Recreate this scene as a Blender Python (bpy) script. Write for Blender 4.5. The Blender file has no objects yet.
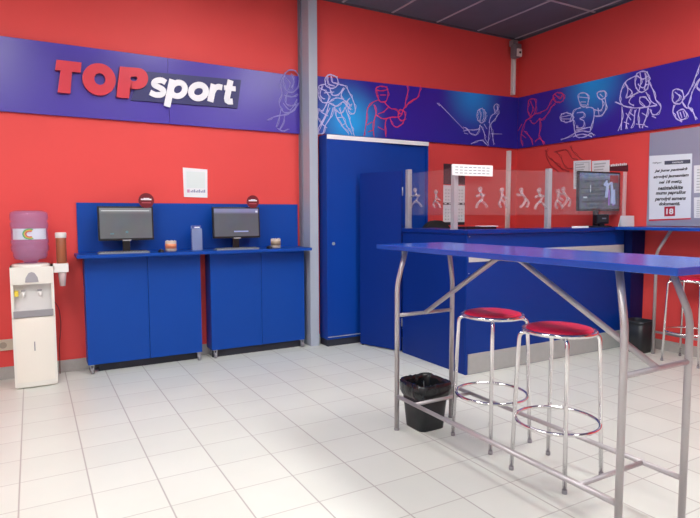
import bpy, bmesh, math, random
from mathutils import Vector, Matrix
random.seed(7)
SC = bpy.context.scene
COL = SC.collection
PI = math.pi

# ------------------------------------------------------------------ camera
F, PIT, ROLL, YAW, H = 560.96, .0767, -.0027, .5159, 1.31
cam = bpy.data.cameras.new('camera'); cam.sensor_width = 36; cam.lens = F/700*36
co = bpy.data.objects.new('camera', cam); COL.objects.link(co)
co.matrix_world = Matrix.Translation((0, 0, H)) @ Matrix.Rotation(-YAW, 4, 'Z') @ Matrix.Rotation(PI/2-PIT, 4, 'X') @ Matrix.Rotation(ROLL, 4, 'Z')
SC.camera = co

def ray(u, v):
    """direction through a point of the 700x518 photograph, used to survey positions on the walls"""
    X0, Y0 = u-350, v-259
    c, s = math.cos(ROLL), math.sin(ROLL)
    X = X0*c+Y0*s; Y = -X0*s+Y0*c
    r, U = X/F, -Y/F
    cp, sp = math.cos(PIT), math.sin(PIT)
    d = cp+U*sp; z = U*cp-sp
    cy, sy = math.cos(YAW), math.sin(YAW)
    return (r*cy+d*sy, -r*sy+d*cy, z)
def on_y(u, v, y):
    d = ray(u, v); t = y/d[1]; return Vector((d[0]*t, y, H+d[2]*t))
def on_x(u, v, x):
    d = ray(u, v); t = x/d[0]; return Vector((x, d[1]*t, H+d[2]*t))

# ------------------------------------------------------------------ materials
def srgb(r, g, b):
    f = lambda c: (c/255/12.92) if c <= 10 else ((c/255+.055)/1.055)**2.4
    return (f(r), f(g), f(b), 1)
MATS = {}
def mat(name, col, rough=.5, metal=0, noise=0, nscale=8, bump=0, bscale=60, coat=0, spec=.5, emit=None, estr=0, trans=0, sss=0):
    if name in MATS: return MATS[name]
    m = bpy.data.materials.new(name); m.use_nodes = True
    nt = m.node_tree; b = nt.nodes['Principled BSDF']
    b.inputs['Base Color'].default_value = col
    b.inputs['Roughness'].default_value = rough; b.inputs['Metallic'].default_value = metal
    b.inputs['Coat Weight'].default_value = coat; b.inputs['Specular IOR Level'].default_value = spec
    b.inputs['Transmission Weight'].default_value = trans
    tc = nt.nodes.new('ShaderNodeTexCoord')
    if noise:
        n = nt.nodes.new('ShaderNodeTexNoise'); n.inputs['Scale'].default_value = nscale; n.inputs['Detail'].default_value = 4
        nt.links.new(tc.outputs['Object'], n.inputs['Vector'])
        mx = nt.nodes.new('ShaderNodeMix'); mx.data_type = 'RGBA'
        mx.inputs['A'].default_value = tuple(c*(1-noise) for c in col[:3])+(1,)
        mx.inputs['B'].default_value = tuple(min(1, c*(1+noise)) for c in col[:3])+(1,)
        nt.links.new(n.outputs['Fac'], mx.inputs['Factor']); nt.links.new(mx.outputs['Result'], b.inputs['Base Color'])
    if bump:
        n2 = nt.nodes.new('ShaderNodeTexNoise'); n2.inputs['Scale'].default_value = bscale
        nt.links.new(tc.outputs['Object'], n2.inputs['Vector'])
        bp = nt.nodes.new('ShaderNodeBump'); bp.inputs['Strength'].default_value = bump; bp.inputs['Distance'].default_value = .004
        nt.links.new(n2.outputs['Fac'], bp.inputs['Height']); nt.links.new(bp.outputs['Normal'], b.inputs['Normal'])
    if emit:
        b.inputs['Emission Color'].default_value = emit; b.inputs['Emission Strength'].default_value = estr
    MATS[name] = m
    return m

RED   = mat('red_wall_paint', (.76, .072, .068, 1), .55, noise=.06, nscale=1.5, bump=.12, bscale=120, spec=.3)
LAM   = mat('blue_laminate', (.002, .056, .34, 1), .40, noise=.05, nscale=2, bump=.03, bscale=200, spec=.25)
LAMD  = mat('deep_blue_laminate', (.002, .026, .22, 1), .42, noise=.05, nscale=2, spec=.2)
LAMW  = mat('wardrobe_blue_laminate', (.002, .045, .31, 1), .4, noise=.05, nscale=2, spec=.25)
BAR   = mat('bar_top_blue_laminate', (.004, .058, .35, 1), .22, noise=.05, nscale=3, spec=.6, coat=0)
DARK  = mat('black_plastic', (.008, .008, .011, 1), .35)
DGREY = mat('dark_grey_plinth', (.02, .022, .035, 1), .5)
SILV  = mat('brushed_silver_strip', (.50, .51, .52, 1), .45, metal=.1, noise=.08, nscale=30)
ALU   = mat('anodised_aluminium', (.44, .45, .48, 1), .38, metal=.35)
CHROME= mat('chrome', (.80, .79, .80, 1), .10, metal=1)
PAINT = mat('silver_painted_steel', (.46, .43, .44, 1), .36, metal=.45, noise=.05, nscale=20)
COLM  = mat('grey_painted_column', (.40, .44, .52, 1), .45, noise=.05, nscale=3)
COLD  = mat('dark_grey_column_strip', (.20, .20, .26, 1), .6)
WHITE = mat('white_plastic', (.78, .76, .74, 1), .35)
CREAM = mat('cooler_white_plastic', (.76, .74, .68, 1), .32)
PAPER = mat('white_paper', (.80, .82, .85, 1), .7, noise=.03, nscale=20)
INK   = mat('black_ink', (.02, .02, .03, 1), .6)
INKG  = mat('grey_ink', (.22, .24, .28, 1), .6)
BASEB = mat('grey_skirting_tile', (.42, .40, .38, 1), .4, noise=.12, nscale=25)
VINYL = mat('red_vinyl', (.62, .012, .055, 1), .38, bump=.1, bscale=90)
REDP  = mat('red_sign_plastic', (.62, .022, .045, 1), .4)
REDS  = mat('red_sign_edge', (.30, .012, .05, 1), .4)
NAVY  = mat('navy_sign_plate', (.022, .022, .13, 1), .4)
BAG   = mat('black_bin_liner', (.012, .014, .017, 1), .22, bump=.9, bscale=28)
BIN   = mat('black_bin_plastic', (.012, .015, .02, 1), .45)
CONDU = mat('white_conduit', (.82, .77, .75, 1), .4)
METB  = mat('grey_metallic_board', (.36, .38, .50, 1), .30, metal=.3, noise=.04, nscale=2)
FIGW  = mat('pale_lilac_print', (.62, .58, .88, 1), .5)
FIGF  = mat('faint_lilac_print', (.30, .27, .62, 1), .5)
FIGR  = mat('red_print', (.78, .04, .13, 1), .5)
FIGD  = mat('dark_red_print', (.30, .012, .02, 1), .5)
NOTE  = mat('dark_maroon_sign', (.10, .012, .02, 1), .5)
ORNG  = mat('orange_print', (.75, .25, .12, 1), .5)
BEIGE = mat('beige_cup_card', (.58, .48, .40, 1), .6, noise=.25, nscale=40)
BROWN = mat('brown_paper_cups', (.30, .085, .035, 1), .35)
GREYP = mat('grey_plastic', (.28, .27, .29, 1), .4)
KEYS  = mat('silver_keyboard_plastic', (.25, .27, .30, 1), .4, noise=.2, nscale=80)
CEIL  = mat('grey_ceiling_tile', (.115, .135, .19, 1), .8, noise=.12, nscale=5, bump=.2, bscale=90)
TBAR  = mat('ceiling_grid_bar', (.46, .47, .54, 1), .5)
PINK  = mat('pale_pink_edge', (.75, .45, .45, 1), .3)

def floor_mat():
    m = bpy.data.materials.new('floor_tiles'); m.use_nodes = True; nt = m.node_tree; N = nt.nodes; L = nt.links
    b = N['Principled BSDF']; tc = N.new('ShaderNodeTexCoord'); sep = N.new('ShaderNodeSeparateXYZ'); L.new(tc.outputs['Object'], sep.inputs[0])
    def mth(op, a, bb=None):
        n = N.new('ShaderNodeMath'); n.operation = op
        for i, q in enumerate((a, bb)):
            if q is None: continue
            if isinstance(q, (int, float)): n.inputs[i].default_value = q
            else: L.new(q, n.inputs[i])
        return n.outputs[0]
    def line(ax, off, hw):
        f = mth('FRACT', mth('ADD', mth('DIVIDE', mth('SUBTRACT', sep.outputs[ax], off), .3), 100.5))
        dd = mth('MULTIPLY', mth('ABSOLUTE', mth('SUBTRACT', f, .5)), .3)
        mr = N.new('ShaderNodeMapRange'); mr.inputs[1].default_value = hw; mr.inputs[2].default_value = hw*1.9
        mr.inputs[3].default_value = 1; mr.inputs[4].default_value = 0; L.new(dd, mr.inputs[0]); return mr.outputs[0]
    gx = line('X', -.1003, .0024); gy = line('Y', 3.4338, .0020)
    g = mth('MAXIMUM', gx, mth('MULTIPLY', gy, .8))
    # a slight tone of its own for each tile
    cx = mth('FLOOR', mth('DIVIDE', mth('SUBTRACT', sep.outputs['X'], -.1003), .3)); cyy = mth('FLOOR', mth('DIVIDE', mth('SUBTRACT', sep.outputs['Y'], 3.4338), .3))
    cmb = N.new('ShaderNodeCombineXYZ'); L.new(cx, cmb.inputs[0]); L.new(cyy, cmb.inputs[1])
    wn = N.new('ShaderNodeTexWhiteNoise'); wn.noise_dimensions = '3D'; L.new(cmb.outputs[0], wn.inputs['Vector'])
    nz = N.new('ShaderNodeTexNoise'); nz.inputs['Scale'].default_value = 3; nz.inputs['Detail'].default_value = 6; L.new(tc.outputs['Object'], nz.inputs['Vector'])
    t = mth('ADD', mth('MULTIPLY', wn.outputs[0], .3), mth('MULTIPLY', nz.outputs['Fac'], .7))
    m1 = N.new('ShaderNodeMix'); m1.data_type = 'RGBA'; m1.inputs['A'].default_value = (.585, .605, .55, 1); m1.inputs['B'].default_value = (.69, .71, .65, 1)
    L.new(t, m1.inputs['Factor'])
    m2 = N.new('ShaderNodeMix'); m2.data_type = 'RGBA'; m2.inputs['B'].default_value = (.40, .38, .35, 1)
    L.new(m1.outputs['Result'], m2.inputs['A']); L.new(g, m2.inputs['Factor']); L.new(m2.outputs['Result'], b.inputs['Base Color'])
    b.inputs['Roughness'].default_value = .33; b.inputs['Specular IOR Level'].default_value = .35
    bp = N.new('ShaderNodeBump'); bp.inputs['Strength'].default_value = .3; bp.inputs['Distance'].default_value = .002; bp.invert = True
    L.new(g, bp.inputs['Height']); L.new(bp.outputs['Normal'], b.inputs['Normal'])
    return m

def banner_mat(name, base, spots, rough=.32):
    """printed banner: violet ground with round cyan glows that are part of the print"""
    m = bpy.data.materials.new(name); m.use_nodes = True; nt = m.node_tree; N = nt.nodes; L = nt.links
    b = N['Principled BSDF']; tc = N.new('ShaderNodeTexCoord')
    nz = N.new('ShaderNodeTexNoise'); nz.inputs['Scale'].default_value = .9; L.new(tc.outputs['Object'], nz.inputs['Vector'])
    m0 = N.new('ShaderNodeMix'); m0.data_type = 'RGBA'; m0.inputs['A'].default_value = tuple(c*.8 for c in base[:3])+(1,); m0.inputs['B'].default_value = tuple(c*1.2 for c in base[:3])+(1,)
    L.new(nz.outputs['Fac'], m0.inputs['Factor']); cur = m0.outputs['Result']
    for (c, r, colr) in spots:
        vd = N.new('ShaderNodeVectorMath'); vd.operation = 'DISTANCE'; L.new(tc.outputs['Object'], vd.inputs[0]); vd.inputs[1].default_value = c
        mr = N.new('ShaderNodeMapRange'); mr.interpolation_type = 'SMOOTHSTEP'; mr.inputs[1].default_value = 0; mr.inputs[2].default_value = r; mr.inputs[3].default_value = 1; mr.inputs[4].default_value = 0
        L.new(vd.outputs['Value'], mr.inputs[0])
        mx = N.new('ShaderNodeMix'); mx.data_type = 'RGBA'; mx.inputs['B'].default_value = colr
        L.new(cur, mx.inputs['A']); L.new(mr.outputs[0], mx.inputs['Factor']); cur = mx.outputs['Result']
    L.new(cur, b.inputs['Base Color']); b.inputs['Roughness'].default_value = rough
    return m

def glass_mat(name, tint=(.97, .97, .98, 1), haze=.07, hazecol=(.8, .7, .72, 1), rough=.03):
    m = bpy.data.materials.new(name); m.use_nodes = True; nt = m.node_tree; N = nt.nodes; L = nt.links
    N.remove(N['Principled BSDF']); out = N['Material Output']
    tr = N.new('ShaderNodeBsdfTransparent'); tr.inputs[0].default_value = tint
    gl = N.new('ShaderNodeBsdfGlossy'); gl.inputs['Roughness'].default_value = rough
    df = N.new('ShaderNodeBsdfDiffuse'); df.inputs[0].default_value = hazecol
    lw = N.new('ShaderNodeLayerWeight'); lw.inputs[0].default_value = .5
    pw = N.new('ShaderNodeMath'); pw.operation = 'POWER'; L.new(lw.outputs['Facing'], pw.inputs[0]); pw.inputs[1].default_value = 4
    fr = N.new('ShaderNodeMath'); fr.operation = 'MULTIPLY_ADD'; L.new(pw.outputs[0], fr.inputs[0]); fr.inputs[1].default_value = .6; fr.inputs[2].default_value = .025
    a = N.new('ShaderNodeMixShader'); a.inputs[0].default_value = haze; L.new(tr.outputs[0], a.inputs[1]); L.new(df.outputs[0], a.inputs[2])
    c = N.new('ShaderNodeMixShader'); L.new(fr.outputs[0], c.inputs[0]); L.new(a.outputs[0], c.inputs[1]); L.new(gl.outputs[0], c.inputs[2])
    L.new(c.outputs[0], out.inputs[0]); return m
FROST = glass_mat('frosted_print', haze=.18, hazecol=(.85, .78, .82, 1), rough=.4)
GLASS = glass_mat('clear_screen_glass', (.985, .985, .99, 1), haze=.035)  # slight diffuse haze stands in for the white room reflected in the panes
BOTTLE = glass_mat('violet_water_bottle_plastic', (.80, .66, .86, 1), .28, (.62, .42, .66, 1), .12)
WATER = glass_mat('bluish_clear_plastic', (.7, .8, .95, 1), .35, (.5, .58, .8, 1), .1)

def screen_mat(name, top, mid, noise=0.0, estr=1.0, nscale=14):
    """a lit display: it gives off its picture and, on the counter monitors, painted ceiling glare"""
    m = bpy.data.materials.new(name); m.use_nodes = True; nt = m.node_tree; N = nt.nodes; L = nt.links
    b = N['Principled BSDF']; b.inputs['Base Color'].default_value = (.01, .01, .012, 1); b.inputs['Roughness'].default_value = .25
    tc = N.new('ShaderNodeTexCoord'); sp = N.new('ShaderNodeSeparateXYZ'); L.new(tc.outputs['Generated'], sp.inputs[0])
    cr = N.new('ShaderNodeValToRGB'); cr.color_ramp.elements[0].color = mid; cr.color_ramp.elements[0].position = .80; cr.color_ramp.elements[1].color = top; cr.color_ramp.elements[1].position = .9
    L.new(sp.outputs[2], cr.inputs[0]); cur = cr.outputs[0]
    if noise:
        nz = N.new('ShaderNodeTexNoise'); nz.inputs['Scale'].default_value = nscale; L.new(tc.outputs['Object'], nz.inputs['Vector'])
        mx = N.new('ShaderNodeMix'); mx.data_type = 'RGBA'; mx.blend_type = 'MULTIPLY'; mx.inputs['Factor'].default_value = noise
        L.new(cur, mx.inputs['A']); L.new(nz.outputs['Color'], mx.inputs['B']); cur = mx.outputs['Result']
    L.new(cur, b.inputs['Emission Color']); b.inputs['Emission Strength'].default_value = estr
    return m
def glow(name, col, s=1): return mat(name, (.01, .01, .01, 1), .3, emit=col, estr=s)

# ------------------------------------------------------------------ mesh helpers
class MB:
    def __init__(s): s.v = []; s.f = []; s.sm = []
    def add(s, vs, fs, smooth=False):
        n = len(s.v); s.v += [Vector(p) for p in vs]; s.f += [tuple(i+n for i in f) for f in fs]; s.sm += [smooth]*len(fs); return s
    def box(s, a, b, bev=0.0, rot=None):
        a, b = Vector(a), Vector(b); lo = Vector([min(a[i], b[i]) for i in range(3)]); hi = Vector([max(a[i], b[i]) for i in range(3)])
        bm = bmesh.new(); bmesh.ops.create_cube(bm, size=1)
        for v in bm.verts: v.co = Vector([(lo[i]+hi[i])/2+v.co[i]*(hi[i]-lo[i]) for i in range(3)])
        if bev: bmesh.ops.bevel(bm, geom=list(bm.edges), offset=bev, segments=2, affect='EDGES', profile=.7)
        s.frombm(bm, rot); return s
    def frombm(s, bm, M=None, smooth=False):
        bm.verts.ensure_lookup_table(); bm.verts.index_update()
        vs = [(M @ v.co) if M else v.co.copy() for v in bm.verts]
        s.add(vs, [[v.index for v in f.verts] for f in bm.faces], smooth); bm.free()
    def prism(s, pts, off):
        """closed polygon pts (3D) extruded by vector off"""
        n = len(pts); off = Vector(off); P = [Vector(p) for p in pts]
        s.add(P+[p+off for p in P], [tuple(range(n))[::-1], tuple(range(n, 2*n))]+[(i, (i+1) % n, (i+1) % n+n, i+n) for i in range(n)]); return s
    def tube(s, pts, r, n=10, closed=False, caps=True, rr=None):
        P = [Vector(p) for p in pts]; m = len(P); rings = []; prev = None
        for i in range(m):
            if closed: t = (P[(i+1) % m]-P[i-1]).normalized()
            else: t = (P[min(i+1, m-1)]-P[max(i-1, 0)]).normalized()
            if prev is None:
                up = Vector((0, 0, 1)) if abs(t.z) < .9 else Vector((1, 0, 0)); u = t.cross(up).normalized()
            else: u = (prev-t*prev.dot(t)).normalized()
            prev = u; w = t.cross(u); q = rr[i] if rr else r
            rings.append([P[i]+(u*math.cos(2*PI*k/n)+w*math.sin(2*PI*k/n))*q for k in range(n)])
        vs = [p for ring in rings for p in ring]; fs = []
        for i in range(m if closed else m-1):
            j = (i+1) % m
            for k in range(n): fs.append((i*n+k, i*n+(k+1) % n, j*n+(k+1) % n, j*n+k))
        s.add(vs, fs, True)
        if caps and not closed:
            b = len(s.v)-m*n
            s.f += [tuple(b+k for k in range(n))[::-1], tuple(b+(m-1)*n+k for k in range(n))]; s.sm += [False, False]
        return s
    def lathe(s, prof, c=(0, 0), n=32, M=None):
        """prof: list of (r, z)"""
        vs = []; fs = []; m = len(prof)
        for r, z in prof:
            for k in range(n):
                p = Vector((c[0]+r*math.cos(2*PI*k/n), c[1]+r*math.sin(2*PI*k/n), z)); vs.append(M @ p if M else p)
        for i in range(m-1):
            for k in range(n): fs.append((i*n+k, i*n+(k+1) % n, (i+1)*n+(k+1) % n, (i+1)*n+k))
        s.add(vs, fs, True)
        b = len(s.v)-m*n
        if prof[0][0] > 1e-4: s.f.append(tuple(b+k for k in range(n))[::-1]); s.sm.append(False)
        if prof[-1][0] > 1e-4: s.f.append(tuple(b+(m-1)*n+k for k in range(n))); s.sm.append(False)
        return s
def smooth_path(pts, r=.03, k=5):
    """round the corners of a polyline"""
    P = [Vector(p) for p in pts]; out = [P[0]]
    for i in range(1, len(P)-1):
        a = (P[i-1]-P[i]); b = (P[i+1]-P[i]); d = min(r, a.length*.45, b.length*.45)
        A = P[i]+a.normalized()*d; B = P[i]+b.normalized()*d
        for j in range(k+1):
            t = j/k; out.append(A*(1-t)**2+P[i]*2*t*(1-t)+B*t*t)
    out.append(P[-1]); return out

def link(name, mb, m, parent=None, origin=None):
    """one mesh object; vertices are given in room coordinates and stored relative to the thing's base"""
    me = bpy.data.meshes.new(name); o0 = Vector(origin) if origin is not None else Vector((0, 0, 0))
    if parent is not None:
        r = parent
        while r.parent: r = r.parent
        o0 = Vector(r.location)
    me.from_pydata([tuple(v-o0) for v in mb.v], [], mb.f)
    bm = bmesh.new(); bm.from_mesh(me); bmesh.ops.recalc_face_normals(bm, faces=bm.faces); bm.to_mesh(me); bm.free()
    if len(me.polygons) == len(mb.sm):
        me.polygons.foreach_set('use_smooth', mb.sm)
    me.materials.append(m); me.update()
    o = bpy.data.objects.new(name, me); COL.objects.link(o)
    if parent is not None: o.parent = parent
    else: o.location = o0
    return o
def tag(o, label, cat, group=None):
    o['label'] = label; o['category'] = cat
    if group: o['group'] = group
    return o
def thing(name, label, cat, loc, group=None):
    o = bpy.data.objects.new(name, None); COL.objects.link(o); o.location = loc; o.empty_display_size = .1
    return tag(o, label, cat, group)
def struct(name, mb, m):
    o = link(name, mb, m); o['kind'] = 'structure'; return o
def dup(root, loc, rotz, label):
    r = root.copy(); COL.objects.link(r); r.location = loc; r.rotation_euler = (0, 0, rotz); r['label'] = label
    for ch in list(root.children):
        c = ch.copy(); COL.objects.link(c); c.parent = r
        for g in list(ch.children):
            d = g.copy(); COL.objects.link(d); d.parent = c
    return r

def text_mb(txt, origin, right, up, w=None, h=None, depth=.002, bold=0.0, shear=0.0, align='L', normal=None):
    """lettering as solid geometry; origin is the lower left corner of its box"""
    cu = bpy.data.curves.new('t', 'FONT'); cu.body = txt; cu.size = 1; cu.offset = bold; cu.shear = shear; cu.extrude = .5; cu.resolution_u = 3
    ob = bpy.data.objects.new('t', cu); COL.objects.link(ob)
    bpy.context.view_layer.update()
    me = bpy.data.meshes.new_from_object(ob.evaluated_get(bpy.context.evaluated_depsgraph_get()))
    xs = [v.co.x for v in me.vertices]; ys = [v.co.y for v in me.vertices]
    x0, x1, y0, y1 = min(xs), max(xs), min(ys), max(ys)
    sx = w/(x1-x0) if w else None; sy = h/(y1-y0) if h else None
    if sx is None: sx = sy
    if sy is None: sy = sx
    R, U = Vector(right).normalized(), Vector(up).normalized(); Nn = R.cross(U) if normal is None else Vector(normal)
    O = Vector(origin)
    if align == 'C': O = O-R*(x1-x0)*sx/2
    mb = MB(); mb.add([O+R*(v.co.x-x0)*sx+U*(v.co.y-y0)*sy+Nn*((v.co.z+.5)*depth) for v in me.vertices], [tuple(p.vertices) for p in me.polygons])
    bpy.data.objects.remove(ob); bpy.data.meshes.remove(me); bpy.data.curves.remove(cu)
    return mb
AX = dict(right=(1, 0, 0), up=(0, 0, 1))       # lettering on walls that face the viewer
BX = dict(right=(0, -1, 0), up=(0, 0, 1))      # lettering on the right wall

# ------------------------------------------------------------------ the room
X0, X1, Y0, YA, YB, Z1 = -3.2, 5.30, -3.4, 5.255, 5.12, 3.46
T = .1
struct('floor', MB().box((X0-T, Y0-T, -.1), (X1+T, YA+T, 0)), floor_mat())
struct('ceiling', MB().box((X0-T, Y0-T, Z1), (X1+T, YA+T, Z1+.1)), CEIL)
struct('wall_left', MB().box((X0-T, YA, 0), (2.492, YA+T, Z1)), RED)
struct('wall_back', MB().box((2.492, YB, 0), (X1, YA+T, Z1)), RED)
struct('wall_right', MB().box((X1, Y0, 0), (X1+T, YA+T, Z1)), RED)
struct('wall_rear', MB().box((X0-T, Y0-T, 0), (X1+T, Y0, Z1)), mat('pale_wall_paint', (.62, .60, .60, 1), .7))
struct('wall_side', MB().box((X0-T, Y0, 0), (X0, YA, Z1)), mat('pale_wall_paint', None))
# grey column between the left wall and the back wall
c = MB().box((2.400, 5.03, 0), (2.492, YA, Z1), .003)
struct('trim_column', c, COLM)
struct('trim_column_strip', MB().box((2.386, 5.19, 0), (2.400, YA, Z1)), COLD)  # narrow darker strip along the far left edge of the column
struct('baseboard_left', MB().box((X0, YA-.012, 0), (2.386, YA, .10), .002), BASEB)
struct('baseboard_back', MB().box((2.492, YB-.012, 0), (X1-.012, YB, .10), .002), BASEB)
struct('baseboard_right', MB().box((X1-.012, Y0, 0), (X1, YB, .10), .002), BASEB)
g = MB()
for k in range(-5, 4):
    x = 4.61+.6*k if False else 4.02+.6*k
    if X0 < x < X1: g.box((x-.012, Y0, Z1-.006), (x+.012, YB, Z1))
for y in (4.05, 2.85, 1.65, .45, -.75, -1.95):
    g.box((X0, y-.012, Z1-.0065), (X1, y+.012, Z1))
struct('trim_ceiling_grid', g, TBAR)
struct('trim_back_edge', MB().box((2.492, YB-.012, Z1-.02), (X1, YB, Z1)).box((X1-.012, Y0, Z1-.02), (X1, YB-.012, Z1)), mat('dark_edge_trim', (.09, .09, .12, 1), .6))

# ceiling lights (above and behind the viewer)
LAMPS = [(-1.68, 2.25, 1), (-.48, 2.25, 1.5), (1.32, 3.45, .8), (3.12, 2.25, 1.6), (-.48, -.15, 1), (1.32, -.15, 1), (3.12, -.15, 1.4), (-1.68, -1.35, 1)]
places = ['towards the water cooler side', 'in front of the raised lettering', 'close to the blue cabinets', 'above the bar table and counter', 'behind the viewer', 'behind the viewer to the right', 'in the rear right corner', 'in the rear left corner']
for i, (x, y, s) in enumerate(LAMPS):
    t = thing('ceiling_light', 'recessed white ceiling light panel '+places[i], 'light', (x, y, Z1), 'ceiling light panels')
    link('frame', MB().box((x-.3, y-.6, Z1-.022), (x-.27, y+.6, Z1-.0065)).box((x+.27, y-.6, Z1-.022), (x+.3, y+.6, Z1-.0065)).box((x-.27, y-.6, Z1-.022), (x+.27, y-.57, Z1-.0065)).box((x-.27, y+.57, Z1-.022), (x+.27, y+.6, Z1-.0065)), WHITE, t)
    link('diffuser', MB().box((x-.27, y-.57, Z1-.016), (x+.27, y+.57, Z1-.0066)), glow('lamp_diffuser_%d' % round(s*100), (1, .975, .965, 1), 21*s), t)

# ------------------------------------------------------------------ banners with line drawings
def circle(cx, cy, rx, ry, n=16, a0=0, a1=360):
    return [(cx+rx*math.cos(math.radians(a0+(a1-a0)*k/n)), cy+ry*math.sin(math.radians(a0+(a1-a0)*k/n))) for k in range(n+1)]
def catmull(P, k=4):
    if len(P) < 3: return P
    Q = [P[0]]+list(P)+[P[-1]]; out = []
    for i in range(1, len(Q)-2):
        a, b, c_, d = Q[i-1], Q[i], Q[i+1], Q[i+2]
        for j in range(k):
            t = j/k
            out.append(tuple(.5*(2*b[q]+(c_[q]-a[q])*t+(2*a[q]-5*b[q]+4*c_[q]-d[q])*t*t+(3*b[q]-a[q]-3*c_[q]+d[q])*t**3) for q in (0, 1)))
    out.append(P[-1]); return out
def drawing(name, lines, surf, m, parent, w=.0042):
    mb = MB()
    for ln in lines:
        P = catmull(ln); mb.tube([surf(u, v) for u, v in P], w*1.05, n=5)
        # the print is sketched with a second, looser pen line
        k = len(P)
        Q = [(u+.9*math.sin(i*1.1+u*.3)+.55, v+.8*math.cos(i*.9+v*.2)) for i, (u, v) in enumerate(P)]
        if k > 4: mb.tube([surf(u, v) for u, v in Q], w*.7, n=4)
    return link(name, mb, m, parent)

# left banner
bt, bb = on_y(-40, 27.5, YA-.03), on_y(298, 133, YA-.03)
BZ0, BZ1 = 2.135, 2.71
t = thing('wall_banner', 'long violet blue wall banner with red and white lettering on the left red wall', 'banner', (0, YA, BZ0), 'sports wall banners')
link('panel', MB().prism([(-2.2, YA-.03, BZ0), (1.11, YA-.03, BZ0), (1.11, YA-.03, BZ1), (-2.2, YA-.03, BZ1)], (0, .03, 0)).prism([(1.113, YA-.03, BZ0), (2.386, YA-.03, BZ0), (2.386, YA-.03, 2.70), (1.113, YA-.03, BZ1)], (0, .03, 0)),
     banner_mat('violet_banner_print', (.060, .032, .36, 1), [], .30), t)
sA = lambda u, v: on_y(u, v, YA-.031)
drawing('player_drawing', [
    [(284, 75), (289, 70), (295, 71), (299, 77), (298, 86), (293, 92), (286, 90), (283, 83), (284, 75)],
    [(283, 77), (280, 85), (282, 93), (279, 101), (281, 109), (286, 113), (293, 110), (298, 103)],
    [(267, 120), (274, 117), (283, 115), (292, 112), (298, 105)], [(281, 109), (279, 118), (276, 127)], [(285, 114), (283, 123), (279, 130)],
    [(288, 92), (285, 100), (289, 106), (296, 104)], [(291, 74), (294, 82), (291, 88)], [(286, 78), (290, 84), (288, 90)], [(284, 95), (291, 97), (298, 94)], [(283, 103), (290, 110), (297, 99)], [(277, 128), (282, 131), (288, 129)]], sA, FIGF, t, .0045)

# logo: red solid letters and a navy plate with white lettering
ly = YA-.03
t = thing('logo_sign', 'raised red and white logo lettering mounted on the left violet banner', 'sign', (.95, ly, 2.28))
def lg(pts, dep, y=ly): return MB().prism([(on_y(u, v, y).x, y, on_y(u, v, y).z) for u, v in pts], (0, -dep, 0))
pl = [(141, 71.5), (240.5, 80.5), (237, 108.5), (131, 100.5)]
link('back_plate', lg(pl, .018), NAVY, t)
def letter(name, outer, inner=None, fm=REDP):
    n = name
    def build(y0, dep, m, grow):
        mb = MB()
        if inner is None:
            P = [on_y(u, v, ly) for u, v in outer]
            mb.prism([(p.x, y0, p.z) for p in P], (0, -dep, 0))
        else:
            O = [on_y(u, v, ly) for u, v in outer]; I = [on_y(u, v, ly) for u, v in inner]; k = len(O)
            vs = [(p.x, y0, p.z) for p in O]+[(p.x, y0, p.z) for p in I]+[(p.x, y0-dep, p.z) for p in O]+[(p.x, y0-dep, p.z) for p in I]
            fs = []
            for i in range(k):
                j = (i+1) % k
                fs += [(i, j, k+j, k+i), (2*k+i, 3*k+i, 3*k+j, 2*k+j), (i, 2*k+i, 2*k+j, j), (k+i, k+j, 3*k+j, 3*k+i)]
            mb.add(vs, fs)
        return mb
    a = link(n, build(ly-.034, .006, fm, 0), fm, t)
    link('side_return', build(ly-.0005, .0335, REDS, 0), REDS, a)
letter('letter_t', [(56.2, 60.8), (81.2, 63.6), (80.2, 73.6), (71.7, 72.8), (70.1, 94.4), (57.4, 93.3), (60.3, 71.4), (55, 70.9)])
def ell(cx, cy, rx, ry, sl, n=28): return [(cx+rx*math.cos(2*PI*k/n)+0*sl, cy+ry*math.sin(2*PI*k/n)+sl*rx*math.cos(2*PI*k/n)) for k in range(n)]
letter('letter_o', ell(98.6, 80.3, 16.6, 16, .08), ell(99.4, 80, 5.6, 5.8, .08))
def ppath():
    n = 28; out = []; inn = []
    # outer outline of the P matched point for point with its counter
    O = [(121.5, 67.6)]+[(139+10.5*math.cos(math.radians(a)), 79.5+10.5*math.sin(math.radians(a))) for a in range(-85, 96, 12)]+[(131.5, 89.6), (130.5, 99.2), (118, 98), (120, 80)]
    cx, cy = 135.3, 79.6; I = []
    for (x, y) in O:
        dx, dy = x-cx, y-cy; L = math.hypot(dx, dy); I.append((cx+dx/L*3.6, cy+dy/L*2.6))
    return O, I
O, I = ppath(); O = [(x-2.2, y) for x, y in O]; I = [(x-2.2, y) for x, y in I]; letter('letter_p', O, I)
WL = mat('white_sign_lettering', (.86, .86, .90, 1), .4)
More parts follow.
